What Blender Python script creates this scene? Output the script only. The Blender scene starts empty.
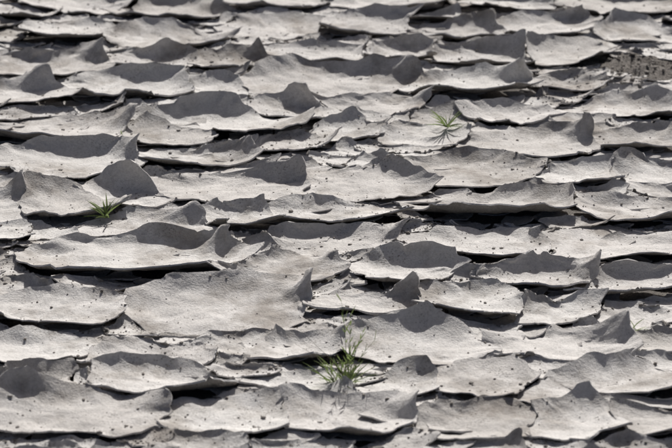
import bpy, math, numpy as np
from mathutils import Vector
rng=np.random.default_rng(11)
sc=bpy.context.scene
# ---------------- camera
PITCH=math.radians(22); D=3.67; HF=math.atan(0.5/D)
cam_loc=np.array([0,-D*math.cos(PITCH),D*math.sin(PITCH)])
cd=bpy.data.cameras.new("camera"); cam=bpy.data.objects.new("camera",cd); sc.collection.objects.link(cam)
cam.location=cam_loc; cam.rotation_euler=(math.pi/2-PITCH,0,0)
cd.sensor_width=36; cd.lens=18/math.tan(HF); cd.clip_end=2000; cd.clip_start=0.05
cd.dof.use_dof=True; cd.dof.focus_distance=D-0.1; cd.dof.aperture_fstop=9
sc.camera=cam
sc.view_settings.view_transform='Standard'; sc.view_settings.look='None'; sc.view_settings.exposure=0
def g(px,py,z=0.):
    a=(px-336)/336*math.tan(HF); b=-(py-224)/336*math.tan(HF)
    d=np.array([a, math.cos(PITCH)+b*math.sin(PITCH), -math.sin(PITCH)+b*math.cos(PITCH)])
    t=(z-cam_loc[2])/d[2]; p=cam_loc+d*t
    return p[0],p[1]
# ---------------- light
w=bpy.data.worlds.new("World"); sc.world=w; w.use_nodes=True
nt=w.node_tree; bg=nt.nodes["Background"]; sky=nt.nodes.new("ShaderNodeTexSky"); sky.sky_type='NISHITA'; sky.sun_disc=False
EL=math.radians(41); AZ=math.radians(10)   # azimuth from +Y towards +X
sky.sun_elevation=EL; sky.sun_rotation=AZ; sky.air_density=.5; sky.dust_density=5
nt.links.new(sky.outputs[0],bg.inputs[0]); bg.inputs[1].default_value=0.058
sd=bpy.data.lights.new("sun",'SUN'); sd.energy=5; sd.angle=math.radians(0.5); sd.color=(1,0.98,0.95)
sun=bpy.data.objects.new("sun",sd); sc.collection.objects.link(sun)
dv=Vector((math.sin(AZ)*math.cos(EL),math.cos(AZ)*math.cos(EL),math.sin(EL)))
sun.rotation_euler=dv.to_track_quat('Z','Y').to_euler()
# ---------------- noise
_T=rng.random((256,256))
def vn(x,y,ox=0,oy=0):
    x=x+ox;y=y+oy
    xi=np.floor(x).astype(int);yi=np.floor(y).astype(int);fx=x-xi;fy=y-yi
    fx=fx*fx*(3-2*fx);fy=fy*fy*(3-2*fy)
    a=_T[xi%256,yi%256];b=_T[(xi+1)%256,yi%256];c=_T[xi%256,(yi+1)%256];d=_T[(xi+1)%256,(yi+1)%256]
    return ((a*(1-fx)+b*fx)*(1-fy)+(c*(1-fx)+d*fx)*fy)*2-1
def fbm(x,y,f,o=3,ox=0.):
    r=0;a=1
    for i in range(o):
        r=r+a*vn(x*f,y*f,ox+i*17.3,ox*1.7+i*9.1); f*=2.1;a*=.5
    return r
# ---------------- plate layout  (left,right,top,bottom)
P=[(-10,50,5,28),(20,125,0,22),(120,225,5,30),(225,330,0,20),(330,450,0,18),(455,560,2,20),(560,680,0,25),
(-10,35,30,50),(30,120,28,52),(110,230,32,55),(230,330,22,45),(320,420,20,48),(420,500,22,50),(500,590,25,45),(590,680,28,48),
(0,108,55,88),(108,200,55,78),(195,275,52,80),(275,370,48,72),(370,440,52,75),(440,530,50,75),(528,600,48,75),
(-20,50,88,118),(50,185,80,112),(180,240,82,108),(225,420,72,105),(430,515,75,112),(520,595,78,100),
(0,110,115,160),(105,180,125,160),(170,270,108,150),(250,330,100,135),(325,415,95,125),(415,470,118,135),(470,560,112,132),(560,680,100,128),
(-10,160,155,190),(150,245,150,175),(245,325,138,160),(320,385,125,150),(380,465,130,155),(460,620,135,165),(600,680,135,160),
(150,320,178,215),(320,410,165,215),(385,545,160,198),(545,620,165,200),(610,690,165,195),
(-20,22,190,240),(20,85,190,240),(85,170,190,218),(80,200,220,248),(185,300,212,240),(260,400,208,235),(400,600,198,232),(590,690,200,235),
(-10,283,245,285),(280,410,232,265),(435,555,235,270),(405,440,240,265),(555,690,232,270),
(-10,60,285,305),(60,190,278,300),(190,335,268,295),(330,475,262,295),(500,582,262,305),(470,505,270,300),(575,690,275,310),
(-20,130,300,340),(120,330,290,340),(330,410,298,325),(405,520,298,330),(520,600,308,330),(600,690,312,335),
(-20,100,340,375),(90,210,342,380),(205,262,335,365),(255,335,338,372),(378,465,325,385),(460,640,330,375),(640,700,338,365),
(-30,80,375,400),(80,270,378,405),(265,330,375,395),(420,560,378,405),(560,700,375,405),(350,420,385,405),
(-20,170,400,450),(165,290,405,450),(280,410,398,450),(400,530,405,450),(530,635,408,450),(630,720,410,450)]
AY=1.75
# plates whose far right corner has curled into a tall point (where it stands on the ground)
HORN=[(105,60),(50,90),(270,112),(330,97),(515,80),(543,182),(282,252),(330,288),(582,265),(410,175),(85,200),(620,145),(160,188)]
HP=[g(a,b+8) for a,b in HORN]
seeds=[]
for (l,r,t,b) in P:
    cx,cy=(l+r)/2,(t+b)/2
    x,y=g(cx,cy); x0,_=g(l,cy);x1,_=g(r,cy);_,y0=g(cx,b);_,y1=g(cx,t)
    seeds.append((x,y,((x1-x0)+(y1-y0)*AY)/4*.96,1))
for (px,py,r) in [(640,72,0.09),(345,362,0.03)]:
    x,y=g(px,py); seeds.append((x,y,r,2))
S=np.array([(s[0],s[1]*AY,s[2],s[3]) for s in seeds])
XL,YB,YT=2.2,-1.6,3.4
cand=rng.random((26000,2))*[2*XL,(YT-YB)*AY]+[-XL,YB*AY]
for c in cand:
    inview = abs(c[0])<0.62 and -0.8<c[1]/AY<1.3
    r=rng.uniform(.014,.05) if inview else rng.uniform(.06,.12)
    d=np.hypot(S[:,0]-c[0],S[:,1]-c[1])
    k=0.82 if inview else 0.85
    if np.all(d>k*(np.maximum(S[:,2],0)+r)):
        S=np.vstack([S,[c[0],c[1],r,0]])
def cell(i):
    p=S[i,:2]; d=np.hypot(*(S[:,:2]-p).T); idx=np.argsort(d)[1:36]
    R=.32
    poly=[p+R*np.array([math.cos(a),math.sin(a)]) for a in np.linspace(0,2*math.pi,13)[:-1]]
    for j in idx:
        n=S[j,:2]-p; L=d[j]; n=n/L
        off=(L*L+S[i,2]**2-S[j,2]**2)/(2*L)
        out=[]
        for k in range(len(poly)):
            a=poly[k];b=poly[(k+1)%len(poly)]
            da=(a-p)@n-off;db=(b-p)@n-off
            if da<=0: out.append(a)
            if (da<0)!=(db<0) and abs(da-db)>1e-12: out.append(a+(b-a)*da/(da-db))
        poly=out
        if len(poly)<3: return None
    return np.array(poly)
V=[];F=[];M=[];TI=[];off=0
tops=[]
def add_plate(i,frag=False):
    global off
    if S[i,3]==2: return
    poly=cell(i)
    if poly is None: return
    poly=poly.copy(); poly[:,1]/=AY
    x=poly[:,0];y=poly[:,1];xs=np.roll(x,-1);ys=np.roll(y,-1);cr=x*ys-xs*y;A=cr.sum()/2
    if A<0.0003: return
    c=np.array([((x+xs)*cr).sum(),((y+ys)*cr).sum()])/(6*A)
    small=min(1.,math.sqrt(A/.014))
    near=abs(c[0])<0.68 and -0.85<c[1]<1.35
    N,K=(120,18) if near else (36,6)
    if frag: N,K=44,6
    th=np.linspace(0,2*math.pi,N,endpoint=False)
    q=poly-c; pa=np.arctan2(q[:,1]*AY,q[:,0])%(2*math.pi)
    keep=np.hypot(*(q-np.roll(q,1,axis=0)).T)>(.004 if frag else 0.012)
    for a in pa[keep]: 
        th[int(round(a/(2*math.pi)*N))%N]=a
    dr=np.stack([np.cos(th),np.sin(th)/AY],1)
    R=np.full(N,9.)
    for k in range(len(q)):
        a=q[k];b=q[(k+1)%len(q)];e=b-a
        den=dr[:,0]*e[1]-dr[:,1]*e[0]
        with np.errstate(all='ignore'):
            t=(a[0]*e[1]-a[1]*e[0])/den; s=(a[0]*dr[:,1]-a[1]*dr[:,0])/den
        ok=(np.abs(den)>1e-12)&(t>0)&(s>=-1e-6)&(s<=1+1e-6)
        R=np.where(ok&(t<R),t,R)
    R=np.minimum(R,.4)
    rel=1.0+0.002/np.maximum(R,.01)*(-1 if frag else 1)
    B=dr*(R*rel)[:,None]
    sr=np.linspace(0,1,K+1)[1:]**0.75
    p=B[None]*sr[:,None,None]
    s=np.broadcast_to(sr[:,None],p.shape[:2])
    wx=c[0]+p[...,0];wy=c[1]+p[...,1]
    wa=.008 if frag else .023
    s2=s*s
    dx=wa*fbm(wx,wy,9,4,3.)*s2; dy=wa*.75*fbm(wx,wy,9,4,31.)*s2
    pj=rng.uniform(0,200)
    dx=dx+.0045*fbm(wx,wy,45,3,pj)*s2; dy=dy+.0045*fbm(wx,wy,45,3,pj+40)*s2
    px=p[...,0]+dx;py=p[...,1]+dy
    ax=rng.normal(.06,.28); ca,sa=math.cos(ax),math.sin(ax)
    u=px*ca+py*sa; v=-px*sa+py*ca
    thf=math.radians(rng.choice([rng.uniform(15,42),rng.uniform(45,82)],p=[.25,.75])*(.5+.5*small)); thn=math.radians(rng.choice([rng.uniform(-8,15),rng.uniform(15,55)],p=[.4,.6])); the=math.radians(rng.uniform(-6,22)); ther=math.radians(rng.uniform(0,48))
    ub,vb=u[-1],v[-1]
    vmax=np.where(vb>0,vb.max(),-vb.min()); umax=np.where(ub>0,ub.max(),-ub.min())
    Vr=.72*np.abs(vb)+.28*vmax+1e-5; Ur=.4*np.abs(ub)+.6*umax+1e-5
    tab=np.linspace(0,1.3,80)
    def bend(val,ref,thp,thm,pw):
        t=np.clip(np.abs(val)/ref,0,1.29); o=np.zeros_like(t);z=np.zeros_like(t)
        for sgn,tm in ((1,thp),(-1,thm)):
            an=tm*tab**pw; cs=np.concatenate([[0],np.cumsum(np.cos(an[:-1]))*(tab[1])]); sn=np.concatenate([[0],np.cumsum(np.sin(an[:-1]))*(tab[1])])
            m=(val>=0) if sgn>0 else (val<0)
            o=np.where(m,sgn*np.interp(t,tab,cs),o); z=np.where(m,np.interp(t,tab,sn),z)
        return o*ref,z*ref
    v2,z1=bend(v,Vr[None],thf,thn,2.3)
    u2,z2=bend(u,Ur[None],ther,the,3.6)
    un=np.clip(u/(np.abs(ub).max()),-1,1)
    lean=rng.normal(.25,.22)
    z=z1*(1+.3*fbm(wx,wy,11,2,pj))*(1+lean*un*(v>0))+z2*.6
    hk=np.argmax(q[:,0]*1.0+q[:,1]*.9+np.where(keep,0,-1))
    hd=min(math.hypot(c[0]+q[hk,0]-a,(c[1]+q[hk,1]-b)*1.3) for a,b in HP)
    for k in range(len(q)):
        if not keep[k]: continue
        a=q[k]
        amp=rng.uniform(-.2,.4)
        if k==hk: amp=rng.uniform(.3,1.1) if rng.random()<.6 else 0
        if k==hk and hd<.06 and S[i,3]==1: amp=1.5
        rr=(.048+.02*rng.random())*(.6+.4*small)
        dd=np.sqrt((p[...,0]-a[0])**2+((p[...,1]-a[1])*1.6)**2)/rr
        gz=np.clip(1-dd,0,1)**1.5*max(amp,0)*small
        z=z+gz*.026; v2=v2-gz*a[1]*.16
    z=np.minimum(z,.042+.3*(z-.042)*(z>.042))
    z=z+.0032*fbm(wx,wy,17,3,pj)*small+.0009*fbm(wx,wy,70,2,pj)
    if frag: z=z*.55
    z=z+py*math.tan(rng.normal(-.03,.05))+px*math.tan(rng.normal(0,.03))
    X=c[0]+u2*ca-v2*sa; Y=c[1]+u2*sa+v2*ca
    base=.006+rng.uniform(0,.009)*small
    if frag: base=rng.uniform(.0,.004)
    top=np.concatenate([[[c[0],c[1],0]],np.stack([X,Y,z],-1).reshape(-1,3)]); top[:,2]+=base
    top[0,2]=top[1:N+1,2].mean()
    G=top[1:].reshape(K,N,3)
    tr=np.gradient(G,axis=0); tt=np.roll(G,-1,1)-np.roll(G,1,1)
    nn=np.cross(tr,tt); nn/=np.linalg.norm(nn,axis=-1,keepdims=True)+1e-12
    T=rng.uniform(.0013,.0025)*(1+.3*fbm(G[...,0],G[...,1],60,2,pj))
    bot=G-nn*T[...,None]
    b0=top[0]-[0,0,.004]
    allv=np.concatenate([top,[b0],bot.reshape(-1,3)])
    V.append(allv)
    nT=1+K*N
    j=np.arange(N);jn=(j+1)%N
    tri=np.stack([np.zeros(N,int),1+j,1+jn],1)
    quads=[]
    for k in range(K-1):
        a=1+k*N
        quads.append(np.stack([a+j,a+N+j,a+N+jn,a+jn],1))
    qt=np.concatenate(quads)
    qb=qt[:,::-1]+nT
    a=1+(K-1)*N
    qe=np.stack([a+j,a+nT+j,a+nT+jn,a+jn],1)
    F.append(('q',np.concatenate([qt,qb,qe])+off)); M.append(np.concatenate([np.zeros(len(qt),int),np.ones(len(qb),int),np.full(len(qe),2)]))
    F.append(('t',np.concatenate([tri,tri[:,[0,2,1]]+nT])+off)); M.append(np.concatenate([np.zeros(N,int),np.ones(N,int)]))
    TI.append(np.full(len(allv),rng.uniform(0,1) if not frag else rng.uniform(0,.4)))
    off+=len(allv)
    if near and not frag: tops.append((G,nn))
for i in range(len(S)): add_plate(i)
print("plates",len(V),"verts",off)
# lower layer: small broken flakes lying in the gaps
hole=[g(640,72),g(345,362)]
S=np.zeros((0,4))
for c in rng.random((9000,2))*[1.3,2.0*AY]+[-.65,-.75*AY]:
    r=rng.uniform(.016,.035)
    if len(S)==0 or np.all(np.hypot(S[:,0]-c[0],S[:,1]-c[1])>.85*(S[:,2]+r)): S=np.vstack([S,[c[0],c[1],r,0]])
for i in range(len(S)):
    X0,Y0=S[i,0],S[i,1]/AY
    if math.hypot(X0-hole[0][0],Y0-hole[0][1])<.09 or math.hypot(X0-hole[1][0],Y0-hole[1][1])<.03: continue
    if abs(X0)<.62 and -.72<Y0<1.22 and rng.random()<.72: add_plate(i,True)
print("with fragments",len(V),off)
V=np.concatenate(V)
loops=np.concatenate([f.ravel() for _,f in F]); cnt=np.concatenate([np.full(len(f),4 if t=='q' else 3) for t,f in F]); M=np.concatenate(M)
def mkmesh(name,V,loops,cnt,mats,mi=None,smooth=None):
    me=bpy.data.meshes.new(name); me.vertices.add(len(V)); me.vertices.foreach_set("co",np.asarray(V,dtype=np.float32).ravel())
    me.loops.add(len(loops)); me.loops.foreach_set("vertex_index",np.asarray(loops,dtype=np.int32))
    me.polygons.add(len(cnt)); me.polygons.foreach_set("loop_start",np.concatenate([[0],np.cumsum(cnt)[:-1]]).astype(np.int32))
    for m in mats: me.materials.append(m)
    if mi is not None: me.polygons.foreach_set("material_index",mi.astype(np.int32))
    if smooth is not None: me.polygons.foreach_set("use_smooth",smooth)
    me.update(calc_edges=True); me.validate()
    ob=bpy.data.objects.new(name,me); sc.collection.objects.link(ob); return ob
# ---------------- materials
def mat(name,c1,c2,rough=.95,nscale=30,bump=.4,bdist=.002,extra=None):
    m=bpy.data.materials.new(name); m.use_nodes=True; n=m.node_tree; L=n.links; b=n.nodes["Principled BSDF"]
    b.inputs["Roughness"].default_value=rough; b.inputs["Specular IOR Level"].default_value=.15
    tc=n.nodes.new("ShaderNodeTexCoord")
    def noise(s,det=6,ro=.6):
        x=n.nodes.new("ShaderNodeTexNoise"); x.inputs["Scale"].default_value=s; x.inputs["Detail"].default_value=det; x.inputs["Roughness"].default_value=ro
        L.new(tc.outputs["Object"],x.inputs["Vector"]); return x
    def ramp(src,stops):
        r=n.nodes.new("ShaderNodeValToRGB"); e=r.color_ramp.elements
        while len(e)<len(stops): e.new(.5)
        for el,(p,c) in zip(e,stops): el.position=p; el.color=(*c,1)
        L.new(src,r.inputs[0]); return r
    def mix(t,a,bb,fac=None,f=1.):
        x=n.nodes.new("ShaderNodeMix"); x.data_type='RGBA'; x.blend_type=t
        x.inputs[0].default_value=f
        if fac is not None: L.new(fac,x.inputs[0])
        for s_,i in ((a,6),(bb,7)):
            if isinstance(s_,tuple): x.inputs[i].default_value=(*s_,1)
            else: L.new(s_,x.inputs[i])
        return x.outputs[2]
    a=noise(nscale,3); r=ramp(a.outputs[0],[(.3,c1),(.7,c2)]); col=r.outputs[0]
    fine=noise(260,3,.75); r2=ramp(fine.outputs[0],[(.3,(.82,.82,.82)),(.65,(1.06,1.06,1.06))]); col=mix('MULTIPLY',col,r2.outputs[0])
    if extra=='top':
        at=n.nodes.new("ShaderNodeAttribute"); at.attribute_name="tint"
        r3=ramp(at.outputs["Fac"],[(0,(.85,.835,.815)),(.4,(1,.99,.98)),(1,(1.08,1.08,1.07))]); col=mix('MULTIPLY',col,r3.outputs[0])
        vo=n.nodes.new("ShaderNodeTexVoronoi"); vo.inputs["Scale"].default_value=240; L.new(tc.outputs["Object"],vo.inputs["Vector"])
        sp=ramp(vo.outputs["Distance"],[(.2,(1,1,1)),(.4,(0,0,0))])
        mk=noise(16,3,.75); mr=ramp(mk.outputs[0],[(.46,(0,0,0)),(.66,(.65,.65,.65))])
        mm=mix('MULTIPLY',sp.outputs[0],mr.outputs[0]); 
        col=mix('MIX',col,(.20,.18,.16),fac=mm)
        st=noise(6,5,.7); sr_=ramp(st.outputs[0],[(.36,(.64,.615,.59)),(.5,(1,1,1))]); col=mix('MULTIPLY',col,sr_.outputs[0])
    L.new(col,b.inputs["Base Color"])
    bp=n.nodes.new("ShaderNodeBump"); bp.inputs["Strength"].default_value=bump; bp.inputs["Distance"].default_value=bdist*2.5
    L.new(fine.outputs[0],bp.inputs["Height"]); L.new(bp.outputs[0],b.inputs["Normal"])
    return m
m_top=mat("dried_mud_top",(.53,.512,.492),(.63,.612,.592),nscale=24,bump=.42,bdist=.0022,extra='top')
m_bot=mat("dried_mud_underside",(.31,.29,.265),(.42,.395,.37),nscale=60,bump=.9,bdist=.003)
m_edge=mat("dried_mud_edge",(.56,.54,.52),(.70,.68,.66),nscale=90,bump=.5,bdist=.002)
m_soil=mat("soil",(.20,.18,.16),(.33,.305,.28),nscale=18,bump=1,bdist=.006)
m_crumb=mat("soil_crumb",(.18,.16,.14),(.38,.355,.33),nscale=70,bump=.8,bdist=.002)
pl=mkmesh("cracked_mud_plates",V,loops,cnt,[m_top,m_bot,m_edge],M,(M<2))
at=pl.data.attributes.new("tint",'FLOAT','POINT'); at.data.foreach_set("value",np.concatenate(TI).astype(np.float32))
me=pl.data
mi=np.empty(len(me.polygons),int); me.polygons.foreach_get("material_index",mi)
li=np.empty(len(me.loops),int); me.loops.foreach_get("edge_index",li)
pt=np.empty(len(me.polygons),int); me.polygons.foreach_get("loop_total",pt)
lm=np.repeat(mi,pt); rim=np.zeros(len(me.edges),bool); rim[li[lm==2]]=True
me.attributes.new("sharp_edge",'BOOLEAN','EDGE').data.foreach_set("value",rim)
# ---------------- ground
def axis(a,b,step,far): 
    f=np.arange(a,b,step); e=np.array([.5,2,6,20,70,far]); return np.concatenate([(a-e)[::-1],f,b+e])
gx=axis(-.9,.9,.008,250);gy=axis(-1.1,1.6,.009,250)
GX,GY=np.meshgrid(gx,gy,indexing='ij')
GZ=.005*fbm(GX,GY,14,4,5.)-.004
inr=(abs(GX)<1)&(GY>-1.2)&(GY<1.8)
x,y=g(640,72); dd=np.hypot((GX-x)/.15,(GY-y)/.12); GZ+=np.where(inr,.014*np.exp(-dd**2)+.007*np.exp(-dd**2)*fbm(GX,GY,55,3,8.),0)
nx,ny=GX.shape; I=np.arange(nx*ny).reshape(nx,ny)
q=np.stack([I[:-1,:-1],I[1:,:-1],I[1:,1:],I[:-1,1:]],-1).reshape(-1,4)
mkmesh("ground",np.stack([GX,GY,GZ],-1).reshape(-1,3),q.ravel(),np.full(len(q),4),[m_soil],None,np.ones(len(q),bool))
# ---------------- crumbs
t=(1+5**.5)/2
iv=np.array([(-1,t,0),(1,t,0),(-1,-t,0),(1,-t,0),(0,-1,t),(0,1,t),(0,-1,-t),(0,1,-t),(t,0,-1),(t,0,1),(-t,0,-1),(-t,0,1)])/1.9
fi=np.array([(0,11,5),(0,5,1),(0,1,7),(0,7,10),(0,10,11),(1,5,9),(5,11,4),(11,10,2),(10,7,6),(7,1,8),(3,9,4),(3,4,2),(3,2,6),(3,6,8),(3,8,9),(4,9,5),(2,4,11),(6,2,10),(8,6,7),(9,8,1)])
CV=[];CF=[];co=0
def crumb(p,r):
    global co
    v=iv*(r*rng.uniform(.55,1.3,(12,1)))*rng.uniform(.6,1.3,3)*[1,1,.6]
    CV.append(v+p); CF.append(fi+co); co+=12
for G,nn in tops:
    K,N,_=G.shape; c=G.mean((0,1))
    dens=.5+.9*vn(c[0:1]*5,c[1:2]*5,70,3)[0]
    n=int(max(0,rng.normal(48,26)*max(.15,dens+.4)))
    for _ in range(n):
        k=min(K-2,int(K*rng.random()**.6)); j=rng.integers(N)
        if nn[k,j,2]<.8: continue
        crumb(G[k,j]+(G[k+1,j]-G[k,j])*rng.random()+[0,0,.0004],min(.0038,.0004+rng.exponential(.00068)))
for (px,py,sx,sy,n,r0) in [(640,72,.12,.12,800,.0016),(345,365,.05,.05,120,.0015)]:
    x,y=g(px,py)
    for _ in range(n):
        a=x+rng.normal(0,sx*.6);b=y+rng.normal(0,sy*.6)
        ix=np.searchsorted(gx,a);iy=np.searchsorted(gy,b); crumb(np.array([a,b,GZ[ix,iy]+.001]),r0*rng.lognormal(0,.5))
CF=np.concatenate(CF); mkmesh("soil_crumbs",np.concatenate(CV),CF.ravel(),np.full(len(CF),3),[m_crumb])
# ---------------- weeds
def leafmat(name,c,c2):
    m=bpy.data.materials.new(name); m.use_nodes=True; n=m.node_tree;b=n.nodes["Principled BSDF"]; b.inputs["Roughness"].default_value=.5
    o=n.nodes["Material Output"]; tr=n.nodes.new("ShaderNodeBsdfTranslucent"); mx=n.nodes.new("ShaderNodeMixShader"); mx.inputs[0].default_value=.5
    no=n.nodes.new("ShaderNodeTexNoise"); no.inputs["Scale"].default_value=60; r=n.nodes.new("ShaderNodeValToRGB"); r.color_ramp.elements[0].color=(*c,1); r.color_ramp.elements[1].color=(*c2,1)
    r.color_ramp.elements[0].position=.35; r.color_ramp.elements[1].position=.65
    n.links.new(no.outputs[0],r.inputs[0])
    for t_ in (b.inputs["Base Color"],tr.inputs[0]): n.links.new(r.outputs[0],t_)
    n.links.new(b.outputs[0],mx.inputs[1]);n.links.new(tr.outputs[0],mx.inputs[2]);n.links.new(mx.outputs[0],o.inputs[0]); return m
m_leaf=leafmat("weed_green",(.10,.15,.045),(.24,.30,.11)); m_dry=leafmat("dry_stem",(.10,.08,.05),(.2,.16,.1))
def blade(W,p,d,L,wd,bend,mi=0,seg=6):
    d=np.array(d,float);d/=np.linalg.norm(d); side=np.cross(d,[0,0,1]); 
    side=side/(np.linalg.norm(side)+1e-9); a=rng.uniform(0,math.pi); up=np.cross(side,d); side=side*math.cos(a)+up*math.sin(a)
    p=np.array(p,float)
    for i in range(seg+1):
        t=i/seg; ww=wd*(math.sin(math.pi*min(1,.18+.82*t))**.7)*.5+1e-5
        W['v']+= [p-side*ww,p+side*ww]
        if i<seg:
            p=p+d*L/seg; d=d+np.array(bend)/seg; d/=np.linalg.norm(d)
            k=W['n']+2*i; W['f'].append((k,k+1,k+3,k+2)); W['m'].append(mi)
    W['n']+=2*(seg+1)
def stem(W,p,d,L,r,bend,mi=0,seg=8):
    d=np.array(d,float);d/=np.linalg.norm(d);p=np.array(p,float);pts=[]
    for i in range(seg+1):
        pts.append((p.copy(),d.copy())); rr=r*(1-.75*i/seg)
        for a in (0,2.09,4.19): W['v'].append(p+rr*np.array([math.cos(a),math.sin(a),0]))
        if i<seg:
            k=W['n']+3*i
            for a in range(3): W['f'].append((k+a,k+(a+1)%3,k+3+(a+1)%3,k+3+a)); W['m'].append(mi)
            p=p+d*L/seg; d=d+np.array(bend)/seg+rng.normal(0,.05,3); d/=np.linalg.norm(d)
    W['n']+=3*(seg+1); return pts
def build(name,W):
    f=np.array(W['f']); mkmesh(name,np.array(W['v']),f.ravel(),np.full(len(f),4),[m_leaf,m_dry],np.array(W['m']),np.ones(len(f),bool))
def W0(): return dict(v=[],f=[],m=[],n=0)
x,y=g(342,388); W=W0()
for s_ in range(11):
    a=rng.uniform(0,6.28)
    d=(math.cos(a)*.45*rng.random()-.03,math.sin(a)*.4*rng.random(),1)
    L=rng.uniform(.035,.08); 
    if s_==0: d=(-.06,.02,1);L=.12
    if s_==1: d=(.05,.05,1);L=.09
    b=(math.cos(a)*.4,math.sin(a)*.4,-.1)
    if s_<2: b=(0,0,0)
    pts=stem(W,(x+rng.normal(0,.006),y+rng.normal(0,.006),0),d,L,.0008,b,0)
    for p,dd_ in pts[1:]:
        for _ in range(2):
            a2=rng.uniform(0,6.28); blade(W,p,dd_*1.2+np.array([math.cos(a2),math.sin(a2),.1])*.7,rng.uniform(.008,.018),.0014,(0,0,-.1),0,4)
for _ in range(22):
    a=rng.uniform(0,6.28); blade(W,(x+rng.normal(0,.006),y,0.0),(math.cos(a)*.9,math.sin(a)*.9,rng.uniform(.4,1.4)),rng.uniform(.035,.06),.0016,(math.cos(a)*.3,math.sin(a)*.3,-.5),0)
for dx in (-.9,-.5): stem(W,(x,y,.02),(dx,0,.7),.09,.0006,(-.3,0,.2),1)
build("weed_plant",W)
def sprout(px,py,sz,n,z=.02,name="grass_sprout"):
    x,y=g(px,py,z); W=W0()
    for _ in range(n):
        a=rng.uniform(0,6.28); el=rng.uniform(.25,1.8)
        blade(W,(x+rng.normal(0,.002),y+rng.normal(0,.002),z-.012),(math.cos(a),math.sin(a),el),sz*rng.uniform(.6,1.1)+.008,.0022*sz/.03,(math.cos(a)*.3,math.sin(a)*.3,-.5),0)
    build(name,W)
sprout(447,120,.034,18,.032); sprout(106,210,.034,17,.032); sprout(634,322,.018,8,.032); sprout(422,83,.010,5,.03); sprout(122,127,.012,6,.03)
